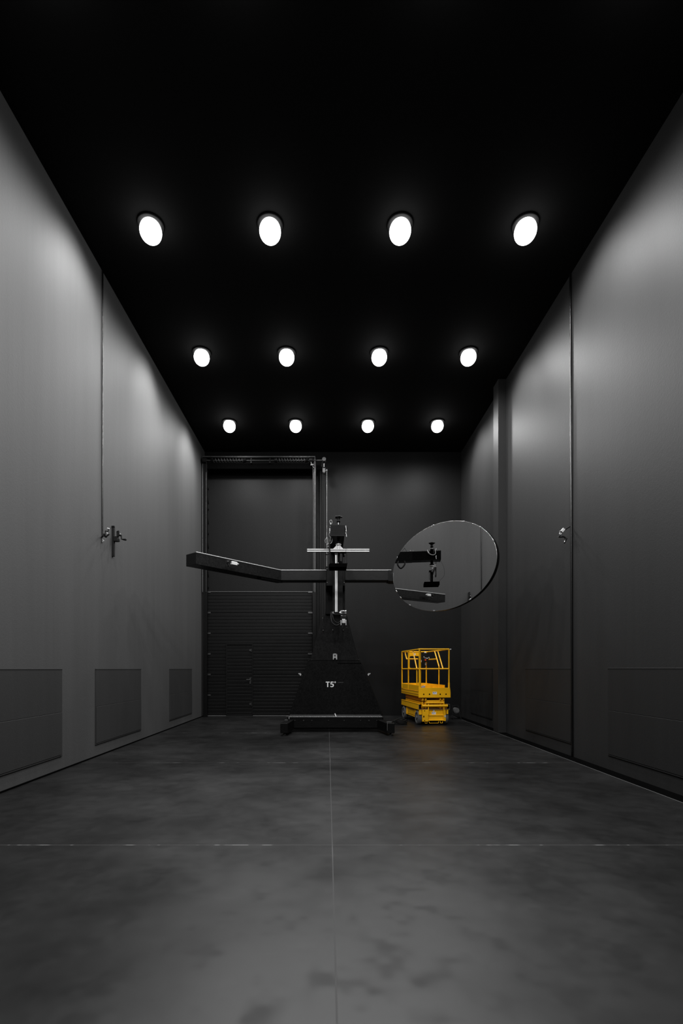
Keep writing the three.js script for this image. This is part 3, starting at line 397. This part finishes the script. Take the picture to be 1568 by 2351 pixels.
// ------------------------------------------------------------------ yellow scissor lift (own axes: x to the right, z towards the viewer, near face at z = 0)
{
  const L = thing('scissor_lift', 'bright yellow scissor lift with railed platform and folded scissors', 'lift', V(2.43, 0, -12.9), undefined, 0.082);
  const P = (name, g, m, label, par = L) => part(par, name, g, m, label, true), Yp = M.yellow_paint, w = 0.85, l = 1.98, r = 0.019;
  const y0 = 0.74, yTop = 2.03, yMid = 1.505;
  // platform
  const dk = P('platform', [box(0, w, y0 + 0.02, 0.9, -l, -0.01, 0.01)], Yp);
  P('side_groove', [box(-0.006, 0, 0.815, 0.83, -l + 0.02, -0.02), box(-0.006, 0, 0.895, 0.905, -l + 0.02, -0.02)], M.yellow_dark, undefined, dk);
  const fp = P('front_plate', prism([[0, y0], [w + 0.012, y0], [w + 0.012, y0 + 0.12], [w, 0.997], [0, 0.997]], 0.02, 0.003).translate(0, 0, 0), Yp);
  for (const px of [973.3, 986.8, 1012, 1025.6]) P('hole', rod(V((px - 962) * 0.01165, 0.826, 0.015), V((px - 962) * 0.01165, 0.826, 0.025), 0.019, 16), M.deep_black, undefined, fp);
  P('sticker', box(0.375, 0.49, 0.825, 0.892, 0.0235, 0.0245), M.sticker, 'small white printed sticker', fp);
  P('toe_board', [box(0.012, 0.03, 0.91, 1.06, -l, -0.02, 0.004)], Yp); P('toe_board', [box(w - 0.03, w - 0.012, 0.91, 1.06, -l, -0.35, 0.004)], Yp); P('toe_board', [box(0.03, w - 0.03, 0.91, 1.07, -l, -l + 0.02, 0.004)], Yp);
  P('inner_board', [box(0.1, 0.56, 0.91, 1.04, -0.75, -0.73, 0.004), box(0.56, 0.6, 0.91, 1.04, -1.2, -0.73, 0.004)], Yp);
  // guard rails: each tube a part
  const tube = (name, pts) => P(name, bent(pts.map((p) => V(...p)), r), Yp);
  tube('post', [[0.02, 0.95, 0], [0.02, yTop, 0]]); tube('post', [[0.055, 0.95, -0.03], [0.055, yTop - 0.02, -0.03]]);
  tube('post', [[w - 0.02, 0.95, 0], [w - 0.02, yTop, 0]]);
  P('post_sleeve', rod(V(w - 0.02, 0.98, 0), V(w - 0.02, 1.13, 0), 0.026), Yp);
  tube('top_rail', [[0.02, yTop, 0], [w - 0.02, yTop, 0]]); tube('top_rail', [[0.055, yTop + 0.01, -0.22], [w - 0.05, yTop + 0.01, -0.22]]);
  tube('middle_rail', [[0.02, yMid, 0], [w - 0.02, yMid, 0]]);
  P('rail_knob', [rod(V(w - 0.02, yTop - 0.005, 0), V(w + 0.03, yTop - 0.005, 0), 0.014), ball(V(w + 0.03, yTop - 0.005, 0), 0.018)], M.aluminium);
  tube('top_rail', [[0.02, yTop, 0], [0.02, yTop, -l + 0.02]]); tube('top_rail', [[w - 0.02, yTop, 0], [w - 0.02, yTop, -l + 0.02]]); tube('top_rail', [[0.02, yTop, -l + 0.02], [w - 0.02, yTop, -l + 0.02]]);
  tube('middle_rail', [[0.02, yMid, 0], [0.02, yMid, -l + 0.02]]); tube('middle_rail', [[0.02, yMid, -l + 0.02], [w - 0.02, yMid, -l + 0.02]]);
  tube('post', [[0.02, 0.92, -l + 0.02], [0.02, yTop, -l + 0.02]]); tube('post', [[0.02, 0.92, -1.17], [0.02, yTop, -1.17]]);
  tube('bent_post', [[0.03, 0.92, -0.28], [0.03, yMid, -0.28], [0.03, yTop - 0.02, -0.7]]);
  tube('bent_post', [[w - 0.03, 0.92, -0.84], [w - 0.03, 1.57, -0.82], [w - 0.03, yTop - 0.02, -1.22]]);
  tube('brace', [[w - 0.02, yMid, -0.5], [w - 0.02, yTop - 0.02, -0.95]]); tube('middle_rail', [[w - 0.02, yMid, 0], [w - 0.02, yMid, -0.84]]);
  tube('brace', [[0.05, yTop - 0.04, -1.7], [0.05, 1.8, -1.5], [0.38, 1.8, -1.5]]);
  tube('rear_rail', [[w - 0.03, 1.79, -1.0], [w - 0.03, 1.79, -1.9]]);
  tube('post', [[w - 0.07, 0.92, -l + 0.02], [w - 0.07, yTop, -l + 0.02]]);
  // gate at the far end
  const gx0 = 0.21, gx1 = 0.58, gz = -l + 0.06;
  const gs = new THREE.Shape([[gx0, yMid - 0.02], [gx1, yMid - 0.02], [gx1, 2.0], [gx0, 2.0]].map(([a, b]) => new THREE.Vector2(a, b)));
  const hole = new THREE.Path(); { const a = gx0 + 0.03, b = gx1 - 0.03, c = yMid + 0.02, d = 1.9, q = 0.05; hole.moveTo(a + q, c); hole.lineTo(b - q, c); hole.quadraticCurveTo(b, c, b, c + q); hole.lineTo(b, d - q); hole.quadraticCurveTo(b, d, b - q, d); hole.lineTo(a + q, d); hole.quadraticCurveTo(a, d, a, d - q); hole.lineTo(a, c + q); hole.quadraticCurveTo(a, c, a + q, c); } gs.holes.push(hole);
  const gate = P('gate', new THREE.ExtrudeGeometry(gs, { depth: 0.02, bevelEnabled: true, bevelSize: 0.003, bevelThickness: 0.003, bevelSegments: 1 }).translate(0, 0, gz), Yp);
  P('sticker', [box(0.36, 0.42, 1.92, 1.98, gz + 0.0235, gz + 0.0245)], M.sticker, 'pale printed sticker', gate);
  P('latch', box(0.36, 0.41, 1.7, 1.76, -1.2, -1.17, 0.005), M.white_plastic);
  // control box hanging on its post
  const cx = 0.71, czz = -1.88;
  const cb = P('control_box', [box(cx - 0.09, cx + 0.08, 1.72, 1.86, czz, czz + 0.12, 0.012), box(cx - 0.07, cx + 0.06, 1.86, 1.99, czz + 0.02, czz + 0.08, 0.012)], M.rubber_black, 'black control box');
  P('stop_button', [rod(V(cx - 0.02, 1.775, czz + 0.11), V(cx - 0.02, 1.775, czz + 0.15), 0.024, 20)], M.red_button, 'orange red stop button', cb);
  P('switches', [rod(V(cx - 0.06, 1.85, czz + 0.11), V(cx - 0.07, 1.87, czz + 0.15), 0.01), box(cx - 0.05, cx + 0.0, 1.83, 1.845, czz + 0.12, czz + 0.126), box(cx + 0.01, cx + 0.06, 1.815, 1.84, czz + 0.12, czz + 0.126), hose([V(cx + 0.08, 1.83, czz + 0.08), V(cx + 0.11, 1.86, czz + 0.08), V(cx + 0.12, 1.81, czz + 0.08)], 0.007), ball(V(cx, 2.0, czz + 0.05), 0.03)], M.white_plastic, 'white switches and grip', cb);
  P('post_bracket', box(cx - 0.01, cx + 0.03, 1.62, 1.7, czz + 0.05, czz + 0.065), M.aluminium); P('post_bracket', box(cx - 0.015, cx + 0.015, 1.5, 1.53, czz + 0.05, czz + 0.065), M.aluminium);
  P('deck_fittings', [bent([V(0.075, 1.0, -0.3), V(0.075, 1.13, -0.3), V(0.14, 1.13, -0.3), V(0.14, 1.0, -0.3)], 0.007)], Yp);
  P('deck_papers', [box(0.07, 0.17, 0.99, 1.03, -0.25, -0.1, 0.01), box(0.18, 0.24, 0.99, 1.05, -0.28, -0.2, 0.01)], M.aluminium, 'pale items on the deck edge');
  // folded scissors
  const arm = (x0, x1, ya, yb, za, zb) => P('scissor_arm', box(x0, x1, ya, yb, za, zb, 0.008), Yp);
  for (const x of [0.1, 0.18, 0.58, 0.665]) for (let k = 0; k < 3; k++) arm(x, x + 0.045, 0.445 + k * 0.095, 0.445 + k * 0.095 + 0.075, -l + 0.15, -0.02 - 0.03 * (k % 2));
  P('top_carrier', [box(0.08, w - 0.1, y0 - 0.02, y0 + 0.02, -l + 0.15, -0.03, 0.005)], M.yellow_dark);
  for (const [y, z, a, b, rr] of [[0.6, -0.02, 0.2, 0.7, 0.028], [0.645, -0.05, 0.2, 0.7, 0.022], [0.515, 0.0, 0.09, 0.79, 0.036]]) P('cross_tube', rod(V(a, y, z), V(b, y, z), rr, 20), Yp);
  for (const x of [0.1, 0.18, 0.58, 0.665]) for (const y of [0.485, 0.58, 0.675]) P('pivot_pin', rod(V(x + 0.022, y, -0.005), V(x + 0.022, y, 0.012), 0.016, 12), M.yellow_dark);
  // chassis
  const sy1 = 0.557, sy0 = 0.43;
  const ch = P('chassis', [box(0.0, 0.045, sy0, sy1, -l, -0.02, 0.008), box(w - 0.045, w, sy0, sy1, -l, -0.02, 0.008), box(0.0, w, sy0 - 0.02, sy0, -l, 0.0, 0.004), box(0.0, w, sy0, sy1, -l, -l + 0.03, 0.006), box(-0.008, 0.05, sy1, sy1 + 0.012, -l, -0.02, 0.003)], Yp);
  P('end_frame', [box(0, w, sy0 - 0.006, sy0 + 0.004, -0.01, 0.012, 0.002), box(0, 0.008, sy0, sy1, -0.01, 0.012, 0.002), box(w - 0.008, w, sy0, sy1, -0.01, 0.012, 0.002), box(w - 0.08, w, sy1 - 0.006, sy1 + 0.004, -0.01, 0.012, 0.002)], M.galvanised, 'pale thin frame of the chassis end', ch);
  P('dark_slot', [box(0.006, 0.07, sy0 + 0.004, sy1 - 0.006, -0.03, 0.004), box(w - 0.07, w - 0.006, sy0 + 0.004, sy1 - 0.006, -0.03, 0.004)], M.deep_black, undefined, ch);
  const fx = (px) => (px - 962) * 0.01165, fy = (py) => EYE + (VY - py) * 0.01165;
  P('front_panel', [box(fx(985), fx(1021), fy(1654.5), fy(1628.5), -0.12, -0.03, 0.01), box(fx(985), fx(1021), fy(1643.5), fy(1641), -0.05, -0.01, 0.004), box(fx(985), fx(1021), fy(1654.8), fy(1652.5), -0.05, -0.0, 0.004)], Yp);
  P('sticker', [box(fx(993.5), fx(1003), fy(1640.5), fy(1635), -0.029, -0.028), box(fx(996), fx(1000), fy(1633.5), fy(1630), -0.029, -0.028)], M.sticker, 'two white printed stickers');
  const fk = P('fork_plate', [box(fx(970), fx(984.5), fy(1656.5), fy(1629), -0.02, 0.012, 0.005)], Yp);
  P('hole', [rod(V(fx(975.8), fy(1631.8), 0.01), V(fx(975.8), fy(1631.8), 0.014), 0.014, 14), rod(V(fx(975.8), fy(1654), 0.01), V(fx(975.8), fy(1654), 0.014), 0.014, 14), box(fx(972.5), fx(975), fy(1647), fy(1643), 0.01, 0.014, 0.002)], M.deep_black, undefined, fk);
  P('ladder_rail', [box(fx(983.5), fx(985.5), fy(1641), fy(1616), 0.0, 0.02, 0.004)], Yp); P('ladder_rail', [box(fx(1020), fx(1022), fy(1655), fy(1610), 0.0, 0.02, 0.004)], Yp);
  P('side_plate', [box(fx(1022), fx(1026), fy(1656), fy(1629), -0.08, -0.01, 0.005), box(fx(1028), fx(1032), fy(1640), fy(1629), -0.06, -0.01, 0.005)], Yp);
  P('corner_block', [box(fx(963), fx(969.5), fy(1641), fy(1628), -0.06, -0.01, 0.006)], Yp);
  P('reflector', [box(fx(1022.5), fx(1026), fy(1647), fy(1642.5), -0.009, -0.004)], M.white_plastic, 'white reflector');
  for (const [a, b] of [[977, 983.5], [987, 1010], [1013, 1019.5]]) P('tie_down', bent([V(fx(a), fy(1655), -0.04), V(fx(a + 1), fy(1660.5), -0.03), V(fx(b - 1), fy(1660.5), -0.03), V(fx(b), fy(1655), -0.04)], 0.008), Yp);
  P('side_box', [box(0.05, 0.4, 0.2, sy0 - 0.02, -1.46, -0.48, 0.012), box(0.03, 0.06, 0.17, 0.42, -1.5, -1.44, 0.006), box(0.03, 0.06, 0.17, 0.42, -0.52, -0.46, 0.006), box(0.04, 0.055, 0.165, 0.19, -1.46, -0.48, 0.004)], Yp);
  P('door_seam', [box(0.044, 0.05, 0.21, 0.4, -0.66, -0.65), box(0.04, 0.05, 0.26, 0.3, -1.3, -1.26, 0.004), box(0.035, 0.05, 0.34, 0.36, -0.6, -0.54, 0.003)], M.yellow_dark);
  P('belly', [box(0.18, w - 0.18, 0.13, sy0 - 0.02, -l + 0.1, -0.14, 0.01)], M.yellow_dark);
  for (const [x, z] of [[0.0, -0.22], [0.0, -1.74], [w - 0.12, -0.22], [w - 0.12, -1.74]]) {
    const R = 0.19, wh = P('wheel', new THREE.LatheGeometry([[0.13, 0], [R - 0.02, 0], [R, 0.02], [R, 0.09], [R - 0.02, 0.11], [0.13, 0.11], [0.13, 0]].map(([a, b]) => new THREE.Vector2(a, b)), 40).rotateZ(-Math.PI / 2).translate(x, R, z), M.tyre_grey);
    P('hub', [rod(V(x + 0.015, R, z), V(x + 0.1, R, z), 0.132, 30), rod(V(x - 0.012, R, z), V(x + 0.03, R, z), 0.045, 20), ...[0, 1, 2, 3, 4].map((k) => rod(V(x + 0.005, R + 0.08 * Math.sin(k * 1.2566), z + 0.08 * Math.cos(k * 1.2566)), V(x + 0.02, R + 0.08 * Math.sin(k * 1.2566), z + 0.08 * Math.cos(k * 1.2566)), 0.012, 8))], M.drum_grey, undefined, wh);
    P('axle', rod(V(x < 0.3 ? x + 0.1 : x, R, z), V(x < 0.3 ? x + 0.2 : x - 0.1, R, z), 0.05, 16), M.black_steel, undefined, wh);
  }
}

// ------------------------------------------------------------------ small things on the floor and the walls
{
  const c = thing('cable_coil', 'black cable coiled on the floor between rig and yellow lift', 'cable', V(1.98, 0, -13.15)), g = [];
  const pts = []; for (let i = 0; i <= 150; i++) { const t = i / 150, a = t * 6 * 2 * Math.PI, rr = 0.17 - 0.03 * Math.sin(i * 0.37) - 0.04 * (t > 0.6 ? 1 : 0) * (t - 0.6); pts.push(V(1.98 + rr * Math.cos(a), 0.014 + t * 0.1 + 0.004 * Math.sin(i), -13.15 + rr * Math.sin(a) * 0.9)); }
  g.push(new THREE.TubeGeometry(new THREE.CatmullRomCurve3(pts), 500, 0.013, 8));
  part(c, 'cable', g, M.rubber_black);
  part(c, 'cable_tail', [hose([V(2.15, 0.115, -13.15), V(2.0, 0.15, -13.3), V(1.8, 0.08, -13.2), V(1.62, 0.014, -12.9), V(1.5, 0.014, -12.6)], 0.012)], M.rubber_black);
}
{
  const d = 14.55, c = at(1046.5, 1631, d), t = thing('cable_reel', 'small dull grey drum in a thin wire stand right of yellow lift', 'reel', V(c.x, 0, c.z));
  part(t, 'drum', [rod(V(c.x, c.y, c.z - 0.08), V(c.x, c.y, c.z + 0.08), 0.085, 28), rod(V(c.x, c.y, c.z + 0.07), V(c.x, c.y, c.z + 0.1), 0.06, 28)], M.drum_grey);
  part(t, 'stand', [bent([V(c.x - 0.12, 0.009, c.z + 0.14), V(c.x - 0.1, 0.4, c.z + 0.02), V(c.x + 0.06, 0.4, c.z + 0.02), V(c.x + 0.12, 0.009, c.z + 0.14)], 0.009), bent([V(c.x - 0.12, 0.009, c.z + 0.14), V(c.x - 0.12, 0.009, c.z - 0.14), V(c.x + 0.12, 0.009, c.z - 0.14), V(c.x + 0.12, 0.009, c.z + 0.14)], 0.009), rod(V(c.x, c.y, c.z - 0.1), V(c.x, 0.4, c.z + 0.02), 0.008), rod(V(c.x + 0.22, 0.35, c.z), V(c.x + 0.12, 0.02, c.z), 0.006)], M.arm_black);
}
{
  const zl = -8.46, xl = XL + 0.016, p = thing('conduit', 'thin vertical conduit running down upper left wall', 'conduit', V(xl, 3.9, zl));
  part(p, 'pipe', rod(V(xl - 0.004, 3.82, zl), V(xl, H, zl), 0.012), M.conduit_black);
  part(p, 'end_fitting', [rod(V(xl, 3.72, zl), V(xl, 3.83, zl), 0.018), ball(V(xl + 0.01, 3.74, zl), 0.014)], M.chrome);
  const d = 8.38, c = thing('wall_clamp', 'small black clamp with bent rods at conduit end on left wall', 'clamp', V(XL, 3.85, -d));
  part(c, 'arm', [bent([V(XL, at(0, 1230.5, d).y, zl), at(236, 1230.5, d), at(246, 1230, d), at(250, 1227, d)], 0.012), ball(at(243, 1231, d), 0.026), ball(at(240, 1227, d), 0.02)], M.rubber_black);
  part(c, 'rod', [bent([at(242, 1228, d), at(241.8, 1219, d), at(248.5, 1220, d), at(249.2, 1215, d)], 0.008)], M.rubber_black);
  part(c, 'tip', [ball(at(247, 1213.4, d), 0.012), ball(at(250, 1214, d), 0.012), bar(at(245.8, 1222.5, d), at(247.2, 1225.5, d), 0.012, 0.014)], M.white_plastic, 'white tips');
}
{
  const d = 8.85, x = XL + 0.03, w = thing('crank_winch', 'black vertical rail with hand crank on left wall', 'winch', V(XL, 3.85, -d));
  part(w, 'rail', [box(XL, XL + 0.04, at(0, 1277, d).y, at(0, 1208, d).y, -d - 0.05, -d - 0.0, 0.004), box(XL, XL + 0.05, at(0, 1210, d).y, at(0, 1207, d).y, -d - 0.02, -d + 0.01, 0.003)], M.rubber_black);
  part(w, 'gear_block', [box(XL + 0.03, XL + 0.11, at(0, 1243, d).y, at(0, 1231, d).y, -d - 0.06, -d + 0.01, 0.01), box(XL + 0.1, XL + 0.135, at(0, 1243, d).y, at(0, 1237, d).y, -d - 0.04, -d, 0.006)], M.rubber_black);
  part(w, 'ratchet', [bent([at(269.5, 1231, d), at(269, 1221, d), at(272.5, 1219.5, d), at(273, 1228, d), at(278, 1229, d)], 0.014), ball(at(276, 1229, d), 0.02), bent([at(270, 1232, d), at(273, 1229, d)], 0.016)], M.rubber_black);
  part(w, 'crank', [bent([at(278.5, 1228.5, d), at(279, 1237.5, d), at(283, 1238.5, d)], 0.011)], M.rubber_black);
  part(w, 'handle', [rod(at(282, 1238.4, d), at(288.5, 1239, d), 0.014, 14, 0.02), ball(at(288.6, 1239, d), 0.018)], M.rubber_black);
  part(w, 'pin', [bar(at(275.5, 1225, d), at(277, 1226.6, d), 0.012, 0.014)], M.white_plastic, 'white pin');
}
{
  const xr = XR - 0.019, top = V(XR - 0.019, H - 0.002, -8.53), p = thing('conduit', 'tall vertical conduit running down whole right wall', 'conduit', V(xr, 0.04, -8.46));
  part(p, 'pipe', rod(V(XR - 0.019, -0.033, -8.46), top, 0.017, 16), M.conduit_black);
  const d = 8.5, c = thing('cable_clamp', 'white and black clamp dangling from arm beside conduit on right wall', 'clamp', V(XR, 3.95, -d));
  part(c, 'arm', bar(V(XR - 0.002, at(0, 1206, d).y, -8.53), at(1297.5, 1216, d), 0.022, 0.02), M.rubber_black);
  part(c, 'white_block', [bar(at(1289, 1221, d), at(1295, 1214, d), 0.03, 0.05, 0.006), bar(at(1284.5, 1220, d), at(1288, 1218, d), 0.02, 0.014)], M.white_plastic, 'white block');
  part(c, 'ring', new THREE.TorusGeometry(0.015, 0.007, 10, 24).translate(at(1286.6, 1225, d).x, at(0, 1225, d).y, -d), M.white_plastic, 'white ring');
  part(c, 'jaw', [bent([at(1282, 1231.5, d), at(1286, 1233, d), at(1294, 1232, d), at(1299, 1236, d), at(1299, 1240, d), at(1296, 1246, d)], 0.014), ball(at(1300, 1237, d), 0.018), ball(at(1290, 1232, d), 0.02), bent([at(1286.6, 1227, d), at(1286.6, 1232, d)], 0.008), bent([at(1289, 1219, d), at(1287, 1222, d)], 0.012)], M.rubber_black);
  part(c, 'jaw_tip', ball(at(1296.5, 1244, d), 0.013, 1, 1.4, 1), M.chrome);
}

scene.traverse((o) => { if (o.isMesh) { o.castShadow = o.receiveShadow = true; } });
renderer.render(scene, camera);
